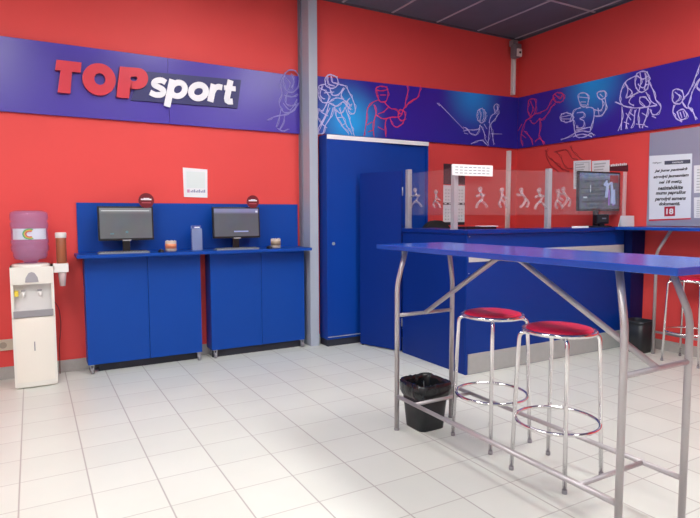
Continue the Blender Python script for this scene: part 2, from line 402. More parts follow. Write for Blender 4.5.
def stroke(mb, pts, w, yq, dep, closed=False):
    """a flat bar of constant width following a path on the sign's face"""
    n = len(pts); L = []; Rr = []
    for i in range(n):
        a = pts[i-1] if (closed or i) else pts[i]; b = pts[(i+1) % n] if (closed or i < n-1) else pts[i]
        dx, dz = b[0]-a[0], b[1]-a[1]; l = math.hypot(dx, dz); nx, nz = -dz/l*w/2, dx/l*w/2
        L.append((pts[i][0]+nx, pts[i][1]+nz)); Rr.append((pts[i][0]-nx, pts[i][1]-nz))
    vs = [(x, yq, z) for x, z in L]+[(x, yq, z) for x, z in Rr]+[(x, yq-dep, z) for x, z in L]+[(x, yq-dep, z) for x, z in Rr]; fs = []
    for i in range(n if closed else n-1):
        j = (i+1) % n; fs += [(i, j, n+j, n+i), (2*n+i, 3*n+i, 3*n+j, 2*n+j), (i, 2*n+i, 2*n+j, j), (n+i, n+j, 3*n+j, 3*n+i)]
    if not closed: fs += [(0, n, 3*n, 2*n), (n-1, 3*n-1, 4*n-1, 2*n-1)]
    mb.add(vs, fs)
# lower case letters in a unit where x-height = 1; (path, width, closed)
XH = .160
GL = {'s': [(catmull([(.78, .80), (.52, .90), (.24, .80), (.24, .60), (.52, .49), (.74, .36), (.70, .14), (.40, .08), (.10, .18)], 5), .24, 0)],
      'p': [([(.16, -.50), (.16, 1.0)], .28, 0), ([(.54+.36*math.cos(2*PI*k/24), .50+.38*math.sin(2*PI*k/24)) for k in range(24)], .25, 1)],
      'o': [([(.52+.40*math.cos(2*PI*k/24), .50+.38*math.sin(2*PI*k/24)) for k in range(24)], .27, 1)],
      'r': [([(.16, 0), (.16, 1.0)], .28, 0), (catmull([(.18, .55), (.26, .78), (.44, .89), (.66, .87)], 5), .25, 0)],
      't': [([(.30, 1.34), (.30, .25), (.32, .15), (.42, .11), (.66, .13)], .27, 0), ([(.02, .88), (.68, .88)], .22, 0)]}
cur = on_y(151.5, 100, ly-.018).x-.035; zb_ = 2.325
for k, (ch, adv) in enumerate((('s', .90), ('p', 1.08), ('o', 1.06), ('r', .72), ('t', .7))):
    mb = MB(); sc_ = .166
    for q, (P, w_, cl) in enumerate(GL[ch]):
        stroke(mb, [(cur+(x+.22*z)*sc_, zb_+.035+z*XH) for x, z in P], w_*1.2*sc_, ly-.0185, .013+.0004*q, bool(cl))
    link('letter_'+ch, mb, WL, t); cur += adv*sc_*1.04

# back banner and right banner
YF, XF = YB-.03, X1-.03
tb = thing('wall_banner', 'blue wall banner above the tall blue cupboard, with hockey, tennis and fencing line drawings', 'banner', (3.8, YB, 2.14), 'sports wall banners')
link('panel', MB().prism([(2.494, YF, 2.135), (XF, YF, 2.135), (XF, YF, 2.752), (2.494, YF, 2.690)], (0, .03, 0)),
     banner_mat('blue_banner_print_back', (.028, .016, .33, 1), [(Vector(on_y(350, 122, YF))-Vector((3.8, YB, 2.14)), .50, (.01, .40, .90, 1)), (Vector(on_y(473, 92, YF))-Vector((3.8, YB, 2.14)), .52, (.01, .32, .85, 1))]), tb)
sB = lambda u, v: on_y(u, v, YF-.001)
drawing('hockey_player_drawing', [
    [(326, 86), (325, 79), (329, 75), (335, 76), (338, 81), (336, 87), (330, 88), (326, 86)], [(328, 77), (328, 84), (334, 86)], [(331, 76), (332, 82), (337, 84)],
    [(326, 84), (319, 86), (318, 94), (321, 101), (327, 103), (333, 99)], [(337, 84), (345, 86), (350, 94), (354, 103), (355, 112), (350, 114), (348, 108), (352, 104)],
    [(320, 88), (325, 91), (329, 96), (327, 103)], [(322, 86), (320, 96), (325, 99)], [(344, 88), (341, 96), (345, 101), (350, 105)], [(330, 88), (332, 95), (339, 94), (343, 88)],
    [(327, 104), (322, 111), (317, 109)], [(329, 103), (336, 106), (343, 102), (347, 107)], [(331, 100), (337, 98), (344, 99)], [(329, 104), (325, 116), (319, 127), (318, 134)],
    [(333, 108), (330, 118), (325, 126), (323, 133), (318, 134)], [(334, 107), (337, 118), (344, 128), (349, 134)], [(339, 108), (343, 118), (348, 128), (352, 134)], [(345, 107), (349, 118), (352, 128), (354, 135)],
    [(337, 118), (343, 117)], [(341, 126), (346, 123)], [(322, 124), (327, 128)], [(318, 109), (318, 118), (322, 124)], [(350, 98), (346, 104), (351, 110)], [(335, 110), (341, 113), (345, 108)], [(324, 93), (334, 92)], [(330, 108), (318, 133)], [(321, 112), (328, 116)]], sB, FIGW, tb, .0045)
drawing('tennis_player_drawing', [
    [(377, 96), (376, 89), (381, 86), (387, 88), (388, 95), (386, 101), (381, 102), (378, 98), (377, 96)], [(377, 90), (383, 91), (388, 89)], [(380, 95), (386, 95)],
    [(378, 100), (370, 104), (367, 112), (366, 124), (364, 136)], [(384, 102), (390, 108), (396, 110), (401, 114), (404, 108), (410, 102), (417, 98), (420, 90), (420, 85)],
    [(374, 105), (376, 114), (373, 124), (374, 136)], [(376, 115), (384, 119), (392, 117), (399, 117), (402, 114)], [(388, 108), (383, 112), (378, 114)], [(386, 119), (385, 128), (386, 137)],
    [(399, 110), (404, 111), (405, 118), (401, 121), (398, 116), (399, 110)], [(390, 117), (392, 124), (397, 127), (402, 124), (405, 118)], [(405, 108), (406, 99), (408, 91), (407, 86)], [(408, 103), (414, 99)], [(367, 125), (372, 122)], [(378, 127), (384, 130)], [(368, 132), (373, 130)]], sB, FIGR, tb, .0045)
drawing('fencer_drawing', [
    [(438.5, 103), (464, 129.5)], [(437, 103), (440, 106)], [(463, 127), (467, 129), (471, 134), (476, 134.5), (480, 128)], [(463, 131), (469, 130), (478, 129), (480, 125)],
    circle(481.3, 115.5, 4.4, 7, 14), [(479, 110), (481, 116), (479, 121)], [(483, 110), (484, 117), (482, 121)], [(480, 125), (484, 132), (485, 139)], [(484, 124), (487, 129)], [(490, 123), (489, 133), (488, 143)],
    [(489, 123), (491, 116), (494, 114), (497, 110), (498, 105), (496, 104), (494, 107), (495, 113)], [(497, 106), (498, 114), (495, 119), (491, 124), (492, 132), (494, 145)], [(491, 133.8), (502, 134)],
    [(471, 144), (477, 141), (483, 141), (488, 146)], [(485, 139), (489, 145)], [(464, 133), (468, 134)]], sB, FIGW, tb, .0034)

tr = thing('wall_banner', 'blue wall banner on the right red wall with basketball, football and hockey line drawings', 'banner', (X1, 3.2, 2.14), 'sports wall banners')
link('panel', MB().prism([(XF, YF-.002, 2.135), (XF, 1.3, 2.135), (XF, 1.3, 2.71), (XF, YF-.002, 2.752)], (.03, 0, 0)),
     banner_mat('blue_banner_print_right', (.034, .018, .34, 1), [(Vector(on_x(592, 82, XF))-Vector((X1, 3.2, 2.14)), .52, (.01, .34, .85, 1))]), tr)
sR = lambda u, v: on_x(u, v, XF-.001)
drawing('basketball_player_drawing', [
    [(528, 106), (529, 100), (534, 99), (536, 104), (535, 112), (531, 117), (528, 112), (528, 106)], [(530, 101), (533, 108), (531, 115)], [(531, 117), (526, 121), (522, 130), (521, 140), (523, 146)],
    [(535, 114), (541, 112), (547, 109), (551, 101), (554, 98)], [(541, 120), (546, 116), (551, 108), (555, 103)], circle(558.5, 97.5, 5.5, 5, 14), [(555, 94), (560, 99), (562, 95)], [(540, 118), (540, 130), (539, 137), (544, 142)],
    [(524, 131), (530, 137), (533, 145)], [(530, 120), (534, 124), (540, 118)], [(526, 138), (521, 134)], [(535, 142), (540, 138), (544, 145)], [(522, 124), (518, 131)]], sR, FIGR, tr, .004)
drawing('american_football_player_drawing', [
    [(579, 101), (578, 95), (583, 92.5), (588, 96), (588, 103), (585, 107), (581, 106), (579, 101)], [(579, 97), (589, 98)], [(581, 102), (586, 102)], [(581, 105), (586, 105)],
    [(581, 108), (574, 110), (573, 117), (574, 126), (575, 133)], [(586, 108), (593, 108), (594, 117), (591, 127), (590, 132)], [(575, 133), (583, 131), (590, 132)], [(573, 137), (583, 134), (592, 137)],
    [(577, 113), (583, 112), (584, 116), (580, 119), (584, 121), (583, 127), (577, 128), (577, 125)], circle(566.5, 117.5, 6.5, 4.6, 14), [(562, 117), (571, 115)], [(561, 119), (571, 119)], [(573, 112), (570, 121)],
    [(594, 110), (601, 110), (603, 105), (602, 99)], [(594, 116), (602, 115), (606, 108), (605, 98)], [(598, 97), (597, 93), (601, 91), (605, 92), (605, 98), (600, 99), (598, 97)], [(600, 94), (603, 97)],
    [(561, 140), (568, 137), (575, 133)], [(575, 133), (577, 137), (585, 137), (591, 133), (594, 136)], [(598, 108), (599, 115)], [(590, 127), (583, 129), (576, 130)]], sR, FIGW, tr, .0044)
drawing('ice_hockey_player_drawing', [
    [(636, 88), (635, 80), (637, 74), (643, 71), (648, 74), (649, 81), (647, 89), (641, 92), (636, 88)], [(637, 76), (643, 79), (648, 76)], [(638, 84), (643, 88), (647, 84)], [(640, 73), (641, 82), (639, 90)], [(645, 73), (646, 82), (644, 90)],
    [(636, 76), (629, 79), (624, 84), (621, 92), (620, 101), (624, 106), (631, 108)], [(625, 83), (628, 90), (626, 98), (633, 95), (638, 92)], [(648, 81), (653, 90), (656, 100), (661, 107), (658, 113), (653, 115), (650, 109)], [(646, 92), (651, 101), (657, 105)],
    [(615, 102), (622, 105), (632, 108), (645, 107), (656, 106)], [(640, 97), (646, 98), (650, 104), (646, 107), (640, 103), (640, 97)], [(633, 95), (629, 102), (634, 106)], [(622, 107), (622, 118), (621, 130)], [(631, 109), (627, 119), (626, 129)], [(635, 110), (634, 121), (631, 128)],
    [(640, 108), (638, 118), (640, 128)], [(648, 108), (646, 118), (642, 128)], [(642, 113), (647, 116)], [(629, 112), (634, 116)], [(624, 122), (629, 124)], [(636, 124), (645, 125)], [(626, 113), (631, 120)], [(652, 116), (656, 118)], [(628, 88), (632, 92), (629, 97)], [(618, 131), (622, 122)], [(645, 126), (648, 127)]], sR, FIGW, tr, .0044)
drawing('volleyball_player_drawing', [
    [(672, 98), (673, 91), (678, 89), (683, 93), (683, 100), (679, 104), (674, 103), (672, 98)], [(675, 92), (680, 97), (676, 102)], [(682, 100), (689, 92), (694, 81), (698, 70), (702, 60)], [(688, 106), (692, 93), (697, 82), (703, 76)], [(682, 101), (685, 107), (692, 110), (696, 120)],
    [(688, 106), (692, 112)], [(674, 105), (673, 112), (676, 118), (682, 122)], [(677, 112), (683, 109), (687, 116), (681, 120), (677, 112)], [(680, 112), (682, 118)], [(683, 111), (685, 117)], [(699, 80), (697, 88), (702, 92)]], sR, FIGW, tr, .0044)
wd = thing('wall_drawing', 'thin dark line drawing on the red wall just under the right banner', 'drawing', (X1, 4.2, 1.9))
drawing('line_work', [[(545, 150), (549, 158), (556, 163), (563, 170)], [(548, 148), (546, 155), (551, 166), (559, 172)], [(556, 151), (561, 158), (566, 168), (573, 168)], [(554, 152), (566, 150), (572, 158), (578, 160)], [(570, 146), (575, 154), (583, 160)], [(551, 158), (558, 166), (569, 172)]], lambda u, v: on_x(u, v, X1-.001), FIGD, wd, .0032)

# white conduit in the corner, camera on top
struct('trim_conduit', MB().tube([(5.19, YB-.032, 2.78), (5.19, YB-.032, 3.33)], .022, 12).box((5.168, YB-.012, 2.78), (5.212, YB, 3.33)), CONDU)
struct('trim_lower_conduit', MB().tube([(5.14, YB-.03, 1.0), (5.14, YB-.03, 2.10)], .024, 12).box((5.118, YB-.012, 1.0), (5.162, YB, 2.10)), CONDU)
t = thing('security_camera', 'small dark and white security camera high in the room corner', 'camera', (5.17, 5.08, 3.33))
link('housing', MB().box((5.11, 4.98, 3.20), (5.20, 5.08, 3.36), .02), mat('dark_camera_housing', (.16, .15, .17, 1), .4), t)
link('face_plate', MB().box((5.118, 4.965, 3.205), (5.192, 4.985, 3.295), .008), WHITE, t)
link('lens', MB().tube([(5.155, 4.967, 3.25), (5.155, 4.958, 3.25)], .014, 14), DARK, t)
link('bracket', MB().box((5.13, 5.05, 3.35), (5.21, 5.119, 3.42), .006), GREYP, t)

# ------------------------------------------------------------------ water cooler
CX, CY, CB = -.013, 4.905, 0
t = thing('water_cooler', 'white floor-standing water cooler carrying a violet bottle beside the blue counter', 'water cooler', (CX, 5.05, 0))
x0, x1 = CX-.142, CX+.148; yf, yb = 4.885, 5.17
def front_prof(bulge, y0=yf, a=x0, b=x1, n=10):
    return [(a+(b-a)*k/n, y0-bulge*(1-(2*k/n-1)**2)) for k in range(n+1)]
def bowed(a, b, z0, z1, bulge, back=yb, y0=yf):
    P = front_prof(bulge, y0, a, b); pts = [(x, y, z0) for x, y in P]+[(b, back, z0), (a, back, z0)]
    return MB().prism(pts, (0, 0, z1-z0))
m = bowed(x0, x1, 0.0, .52, .018); m2 = bowed(x0+.0, x0+.022, .5201, .80, 0); m.v += []
body = MB()
for q in (bowed(x0, x1, 0.012, .545, .020), MB().box((x0, yf, .545), (x0+.02, yb, .93)), MB().box((x1-.02, yf, .545), (x1, yb, .93)), MB().box((x0+.02, yf+.055, .545), (x1-.02, yb, .93)), bowed(x0, x1, .80, .93, .018), MB().box((x0+.01, yf+.01, 0), (x1-.01, yb-.01, .012)), MB().lathe([(.135, .93), (.13, .945), (.09, .95), (.06, .95)], (CX, 5.03), 28)):
    body.add(q.v, q.f)
link('body', body, CREAM, t)
link('front_panel', MB().prism([(x, y, .05) for x, y in front_prof(.019, yf-.0065, x0+.018, x1-.018)]+[(x, y+.006, .05) for x, y in front_prof(.019, yf-.0065, x0+.018, x1-.018)][::-1], (0, 0, .49)), mat('cooler_panel_cream', (.80, .76, .68, 1), .3), t)
link('keyhole', MB().box((CX-.004, yf-.030, .29), (CX+.004, yf-.0255, .36), .001), GREYP, t)
tray = link('drip_tray', MB().box((x0+.012, yf-.024, .550), (x1-.012, yf-.002, .600), .004), GREYP, t)
link('tray_grille', MB().box((x0+.024, yf-.0019, .58), (x1-.024, yf+.052, .588)), mat('tray_grey', (.45, .44, .45, 1), .4), tray)
link('recess_panel', MB().box((x0+.021, yf+.047, .588), (x1-.021, yf+.0545, .80)), mat('recess_white', (.70, .69, .68, 1), .4), t)
for sx, c2 in ((-.06, (.1, .2, .6, 1)), (.05, (.7, .1, .1, 1))):
    tp = link('tap', MB().tube([(CX+sx, yf+.05, .735), (CX+sx, yf+.005, .735)], .013, 12).tube([(CX+sx, yf+.010, .74), (CX+sx, yf+.006, .70)], .010, 12), WHITE, t)
    link('tap_lever', MB().box((CX+sx-.016, yf-.004, .745), (CX+sx+.016, yf+.02, .757), .003), GREYP, tp)
link('warning_sticker', MB().box((x0+.024, yf-.001, .71), (x0+.05, yf+.0465, .75)), mat('yellow_sticker', (.7, .55, .05, 1), .5), t)
link('badge', MB().prism([(CX-.045, yf-.018, .815), (CX+.045, yf-.018, .815), (CX+.040, yf-.0175, .85), (CX+.02, yf-.0175, .885), (CX, yf-.0175, .893), (CX-.02, yf-.0175, .885), (CX-.04, yf-.0175, .85)], (0, -.005, 0)), mat('grey_badge', (.35, .34, .37, 1), .4), t)
bt_ = thing('water_bottle', 'large violet plastic water bottle standing upside down on the water cooler', 'bottle', (CX, 5.03, .951))
prof = [(.045, .951), (.05, .965), (.06, .975), (.108, .985), (.118, 1.01), (.118, 1.035), (.130, 1.05), (.130, 1.085), (.123, 1.096), (.130, 1.108), (.130, 1.125), (.126, 1.135), (.126, 1.222), (.130, 1.235), (.130, 1.262), (.122, 1.275), (.130, 1.288), (.130, 1.325), (.124, 1.345), (.09, 1.357), (.02, 1.35)]
link('shell', MB().lathe(prof, (CX, 5.03), 40), BOTTLE, bt_)
lab = MB(); n = 16
for k in range(n):
    a0_, a1_ = math.radians(-150+k*120/n), math.radians(-150+(k+1)*120/n)
    q = [(CX+.1275*math.cos(a), 5.03+.1275*math.sin(a), z) for a, z in ((a0_, 1.137), (a1_, 1.137), (a1_, 1.22), (a0_, 1.22))]
    lab.prism(q, (0, -.001, 0))
la = link('label', lab, mat('bottle_label', (.62, .66, .78, 1), .4), bt_)
for k, (cc, r) in enumerate((((.05, .4, .2, 1), .045), ((.75, .6, .08, 1), .036), ((.75, .12, .1, 1), .026))):
    arc = [(CX-.0+r*math.cos(math.radians(a)), 5.03-.1335+.010*abs(math.cos(math.radians(a)))*r/.045, 1.179+.85*r*math.sin(math.radians(a))) for a in range(60, 301, 20)]
    link('label_arc', MB().tube(arc, .0045, 5), mat('label_colour_%d' % k, cc, .4), la)
tag(link('electric_cable', MB().tube(smooth_path([(.141, 5.12, .62), (.175, 5.22, .55), (.185, 5.235, .40), (.165, 5.22, .25), (.16, 5.19, .0035)], .05), .0035, 6), mat('maroon_cable', (.18, .02, .03, 1), .5), None, (.16, 5.2, .1)), 'thin dark cable hanging on the red wall beside the water cooler', 'cable')
# cup dispenser
t = thing('cup_dispenser', 'brown paper cup dispenser tube in a white holder on the side of the water cooler', 'cup dispenser', (.19, 4.95, .78))
cx, cy = .192, 4.95
link('cup_stack', MB().lathe([(.030, .93), (.037, .96), (.037, 1.15), (.034, 1.155)], (cx+.006, cy), 24), BROWN, t)
link('lid', MB().lathe([(.040, 1.145), (.041, 1.18), (.036, 1.187)], (cx+.006, cy), 24), WHITE, t)
link('holder', MB().box((.1348, 4.91, .875), (.243, 4.99, .945), .008), WHITE, t)
link('lowest_cup', MB().lathe([(.020, .765), (.031, .875)], (cx+.006, cy), 24), mat('clear_cup_plastic', (.55, .42, .42, 1), .3), t)
t = thing('wall_socket', 'beige power socket on the red wall left of the water cooler', 'socket', (-.22, YA, .27))
link('plate', MB().box((-.40, YA-.014, .235), (-.165, YA, .325), .004), mat('beige_socket', (.55, .48, .38, 1), .4), t)
for x in (-.34, -.235):
    link('outlet', MB().tube([(x, YA-.0145, .28), (x, YA-.019, .28)], .026, 18), mat('beige_socket_dark', (.35, .30, .24, 1), .4), t)

# ------------------------------------------------------------------ betting counter on the left wall
def cabinet(xa, xb, label):
    t = thing('base_cabinet', label, 'cabinet', ((xa+xb)/2, 5.14, 0), 'blue base cabinets under the wall counter')
    yf = 5.06; z0 = .075; z1 = .972
    link('body', MB().box((xa, yf+.019, z0), (xb, 5.235, z1), .002), LAM, t)
    mid = (xa+xb)/2+.02
    for a, b in ((xa, mid-.0018), (mid+.0018, xb)):
        link('door', MB().box((a, yf, z0), (b, yf+.018, z1-.006), .002), LAM, t)
    for x in (xa+.03, xb-.03):
        for y in (5.055, 5.21):
            c_ = link('castor', MB().tube([(x-.010, y, .026), (x+.010, y, .026)], .0258, 16), GREYP, t)
            link('fork', MB().box((x-.014, y-.012, .035), (x-.0105, y+.012, z0)).box((x+.0105, y-.012, .035), (x+.014, y+.012, z0)).box((x-.02, y-.016 if y > 5.1 else y+.007, z0-.006), (x+.02, y+.016 if y > 5.1 else y+.024, z0)), ALU, c_)
    return t
cabinet(.365, 1.315, 'blue two-door base cabinet on castors nearest the water cooler')
cabinet(1.405, 2.345, 'blue two-door base cabinet on castors next to the grey column')
struct('trim_counter_plinth', MB().box((.45, 5.13, 0), (1.29, 5.14, .07)).box((1.42, 5.10, 0), (2.33, 5.12, .074)), DGREY)
tag(link('wall_counter', MB().box((.305, 4.93, .975), (2.372, 5.245, 1.003), .003), LAM, None, (1.3, 5.1, .975)), 'long narrow blue counter top carrying the two small monitors', 'counter')
tag(link('back_panel', MB().box((.335, 5.237, 1.004), (2.36, 5.254, 1.428), .002), LAM, None, (1.3, 5.24, 1.0)), 'wide blue panel on the red wall behind the two small monitors', 'panel')

def monitor(xc, yc, z0, w, h, tilt, scr, label, cat_group, rotz=0, stand=True, bez=.014, zc=None, sname='monitor', lip=True, curved=.0):
    t = thing(sname, label, 'monitor', (xc, yc, z0), cat_group)
    M = Matrix.Translation((xc, yc, zc)) @ Matrix.Rotation(rotz, 4, 'Z') @ Matrix.Rotation(tilt, 4, 'X')
    def bx(a, b, bev=0):
        return MB().box(a, b, bev, M)
    link('casing', bx((-w/2, 0, -h/2), (w/2, .03, h/2), .006), DARK, t)
    sc = link('screen', bx((-w/2+bez, -.0015, -h/2+bez*1.3), (w/2-bez, 0.0, h/2-bez)), scr, t)
    if lip:
        link('badge', bx((-.035, -.003, -h/2-.004), (.035, 0, -h/2+.006)), ALU, t)
    if stand:
        Ms = Matrix.Translation((xc, yc, z0)) @ Matrix.Rotation(rotz, 4, 'Z')
        link('stand_neck', MB().box((-.03, .028, .008), (.03, .05, zc-z0), .004, Ms), DARK, t)
        link('stand_base', MB().box((-.10, -.045, 0), (.10, .085, .012), .005, Ms), DARK, t)
    return t, M, sc
SCR1 = screen_mat('monitor_picture_glare_grey', (.27, .27, .29, 1), (.155, .155, .17, 1), .35, 1.0, 6)  # grey emission stands in for the bright ceiling reflected in the screen
SCR2 = screen_mat('monitor_picture_glare_blue', (.28, .28, .50, 1), (.12, .12, .15, 1), .35, 1.0, 6)  # same painted glare, below a lilac band of picture
SCR3 = screen_mat('television_picture', (.17, .24, .38, 1), (.09, .12, .165, 1), .8, 1.1, 22)
t, M, sc = monitor(.705, 5.10, 1.0035, .445, .290, -.05, SCR1, 'small black monitor on the blue counter nearer the water cooler', 'counter monitors', zc=1.252)
link('picture_bar', MB().box((-.195, -.0028, .103), (.19, -.0016, .112), 0, M), glow('pale_screen_text', (.55, .56, .58, 1)), sc)
link('picture_icon', MB().box((-.008, -.0028, -.082), (.012, -.0016, -.066), 0, M), glow('cyan_screen_icon', (.12, .22, .26, 1)), sc)
link('picture_icon', MB().box((-.13, -.0028, -.092), (-.10, -.0016, -.082), 0, M), glow('cyan_screen_icon', (.12, .22, .26, 1)), sc)
t, M, sc = monitor(1.675, 5.10, 1.0035, .455, .290, -.05, SCR2, 'small black monitor on the blue counter nearer the grey column', 'counter monitors', zc=1.250)
link('picture_bar', MB().box((-.03, -.0028, -.088), (.11, -.0016, -.076), 0, M), glow('blue_screen_text', (.30, .34, .62, 1)), sc)
link('picture_icon', MB().box((.185, -.0028, .095), (.205, -.0016, .112), 0, M), glow('white_screen_icon', (.7, .7, .85, 1)), sc)

def keyboard(x, label):
    t = thing('keyboard', label, 'keyboard', (x, 5.0, 1.0035), 'keyboards on the wall counter')
    link('case', MB().box((x-.20, 4.955, 1.0035), (x+.20, 5.05, 1.016), .003), KEYS, t)
    k = MB()
    for i in range(16):
        for j in range(4):
            k.box((x-.19+i*.0238, 4.962+j*.0215, 1.0162), (x-.19+i*.0238+.019, 4.962+j*.0215+.017, 1.0215))
    link('keys', k, mat('grey_keys', (.12, .13, .15, 1), .5), t)
keyboard(.665, 'grey keyboard in front of the monitor nearer the water cooler')
keyboard(1.64, 'grey keyboard in front of the monitor nearer the grey column')
for x, lb in ((.965, 'small black mouse beside the monitor nearer the water cooler'), (1.955, 'small black mouse beside the monitor nearer the grey column')):
    t = thing('computer_mouse', lb, 'mouse', (x, 5.0, 1.0035), 'mice on the wall counter')
    mb = MB(); prf = [(0, .026), (.012, .024), (.022, .016), (.026, .006), (.026, 0)]
    mb.lathe([(r*1.0, 1.0035+z) for r, z in prf], (0, 0), 20)
    mb.v = [Vector((x+v.x, 5.0+v.y*1.6, v.z)) for v in mb.v]
    link('shell', mb, DARK, t)
    link('wheel', MB().tube([(x-.003, 4.985, 1.026), (x+.003, 4.985, 1.026)], .005, 10), GREYP, t)
def holder(x, y, w, h, label, band):
    t = thing('slip_holder', label, 'holder', (x, y, 1.0035), 'card holders on the wall counter')
    link('cup', MB().lathe([(w*.46, 1.0035), (w*.5, 1.01), (w*.5, 1.0035+h)], (x, y), 24), BEIGE, t)
    link('printed_band', MB().lathe([(w*.505, 1.03), (w*.505, 1.07)], (x, y), 24), band, t)
    p = MB()
    for k in range(5):
        a = k*1.25; p.tube([(x+.03*math.cos(a), y+.03*math.sin(a), 1.01), (x+.034*math.cos(a), y+.034*math.sin(a), 1.0035+h+.006)], .003, 6)
    link('pencils', p, PAPER, t)
holder(1.06, 5.06, .095, .092, 'small round beige card holder between the two monitors', ORNG)
holder(2.045, 5.06, .095, .088, 'small round beige card holder at the end of the counter by the grey column', mat('brown_print', (.30, .22, .15, 1), .5))
# red round signs on the monitors
def disc(x, z, y, r, label, zb):
    t = thing('round_sign', label, 'sign', (x, y, zb), 'round signs on the monitors')
    link('disc', MB().tube([(x, y, z), (x, y-.006, z)], r, 32), mat('dark_red_disc', (.16, .006, .016, 1), .35), t)
    link('white_marks', MB().box((x-.7*r, y-.0075, z+.004), (x+.66*r, y-.0062, z+.016)).box((x-.35*r, y-.0075, z+.014), (x+.4*r, y-.0062, z+.022)), PAPER, t)
    link('pink_marks', MB().box((x-.6*r, y-.0075, z-.022), (x+.6*r, y-.0062, z-.016)), mat('pink_print', (.55, .12, .14, 1), .5), t)
    link('clip', MB().box((x-.03, y, zb+.002), (x+.03, y+.003, z-.02)).box((x-.03, y, zb+.002), (x+.03, y+.045, zb+.006)), GREYP, t)
disc(.868, 1.446, 5.078, .064, 'dark red round sign clipped on the monitor nearer the water cooler', 1.3985)
disc(1.826, 1.446, 5.078, .060, 'dark red round sign clipped on the monitor nearer the grey column', 1.3965)
# leaflet holder
t = thing('leaflet_holder', 'clear blue leaflet holder standing between the two small monitors', 'leaflet holder', (1.30, 5.1, 1.0035))
link('acrylic_pocket', MB().box((1.255, 5.09, 1.0035), (1.345, 5.093, 1.20)).box((1.255, 5.13, 1.0035), (1.345, 5.133, 1.225)).box((1.255, 5.093, 1.0035), (1.258, 5.13, 1.2)).box((1.342, 5.093, 1.0035), (1.345, 5.13, 1.2)).box((1.258, 5.093, 1.0035), (1.342, 5.13, 1.008)), WATER, t)
lf = link('leaflets', MB().box((1.262, 5.098, 1.01), (1.338, 5.118, 1.228), .001), mat('blue_leaflet', (.06, .09, .30, 1), .4), t)
for q in (((1.28, 5.0975, 1.205), (1.325, 5.0985, 1.215)), ((1.275, 5.0975, 1.12), (1.31, 5.0985, 1.13)), ((1.27, 5.0975, 1.03), (1.29, 5.0985, 1.05))):
    link('leaflet_print', MB().box(*q), PAPER, lf)
t = thing('paper_notice', 'white sheet stuck on the red wall above the leaflet holder', 'paper', (1.34, YA, 1.48))
link('sheet', MB().prism([(1.23, YA-.006, 1.487), (1.445, YA-.006, 1.483), (1.450, YA-.006, 1.745), (1.225, YA-.006, 1.755)], (0, .006, 0)), PAPER, t)
link('pale_print', MB().box((1.255, YA-.0075, 1.57), (1.425, YA-.0062, 1.72)), mat('very_pale_green_print', (.70, .78, .78, 1), .6), t)
pr = MB()
for k in range(9): pr.box((1.29+k*.0155, YA-.0085, 1.530), (1.29+k*.0155+.010, YA-.0068, 1.545+.006*(k % 3)))
link('lettering_line', pr, mat('blue_grey_print', (.22, .25, .42, 1), .6), t)
link('pink_mark', MB().box((1.258, YA-.0085, 1.528), (1.282, YA-.0068, 1.556)), mat('pink_mark', (.6, .3, .5, 1), .6), t)

# ------------------------------------------------------------------ tall cupboard
t = thing('sliding_cupboard', 'tall blue cupboard with sliding doors between the grey column and the red back wall', 'cupboard', (3.13, 5.03, 0))
wx0, wx1, wy = 2.54, 3.78, 4.935
link('body', MB().box((wx0, wy, .07), (wx0+.02, YB-.013, 2.105), .001).box((wx1-.02, wy, .07), (wx1, YB-.013, 2.105), .001).box((wx0+.02, 5.09, .07), (wx1-.02, YB-.013, 2.105)).box((wx0+.02, wy, 2.085), (wx1-.02, 5.09, 2.105)).box((wx0+.02, wy, .07), (wx1-.02, 5.09, .09)), LAMW, t)
d1 = link('sliding_door', MB().box((wx0+.021, wy+.001, .092), (3.19, wy+.019, 2.06), .001), LAMW, t)
link('lock', MB().tube([(wx0+.07, wy+.001, 1.035), (wx0+.07, wy-.006, 1.035)], .016, 18), ALU, d1)
link('sliding_door', MB().box((3.17, wy+.026, .092), (wx1-.021, wy+.044, 2.06), .001), mat('wardrobe_blue_laminate', None), t)
link('top_rail', MB().box((wx0+.002, wy-.008, 2.062), (wx1+.0, wy-.0005, 2.104), .001), mat('white_aluminium_rail', (.84, .85, .88, 1), .4, metal=0), t)
link('bottom_rail', MB().box((wx0+.002, wy-.004, .092), (wx1, wy-.0005, .10)), ALU, t)
link('plinth', MB().box((wx0+.005, wy+.01, 0), (wx1-.005, YB-.013, .0695)), DGREY, t)

# ------------------------------------------------------------------ swing panel and reception counter
t = thing('swing_panel', 'tall dark blue board closing the gap between the cupboard and the reception counter', 'panel', (2.96, 4.63, 0))
A, B = Vector((2.875, 4.86, 0)), Vector((3.052, 4.395, 0)); d = (B-A).normalized(); nrm = Vector((-d.y, d.x, 0))*-1
nrm = Vector((d.y, -d.x, 0)) if Vector((d.y, -d.x, 0)).dot(A) > 0 else Vector((-d.y, d.x, 0))
link('board', MB().prism([A+Vector((0, 0, .012)), B+Vector((0, 0, .012)), B+Vector((0, 0, 1.735)), A+Vector((0, 0, 1.73))], nrm*.022), LAMD, t)
for z in (.25, .9, 1.5): link('hinge', MB().tube([B+nrm*.011+d*.006+Vector((0, 0, z)), B+nrm*.011+d*.006+Vector((0, 0, z+.08))], .005, 10), ALU, t)
link('foot', MB().box(A+d*.02+Vector((0, 0, 0)), A+d*.02+nrm*.02+Vector((.01, 0, .013))), DARK, t)
link('foot', MB().box(B-d*.04+nrm*.002, B-d*.04+nrm*.018+Vector((.008, 0, .013))), DARK, t)

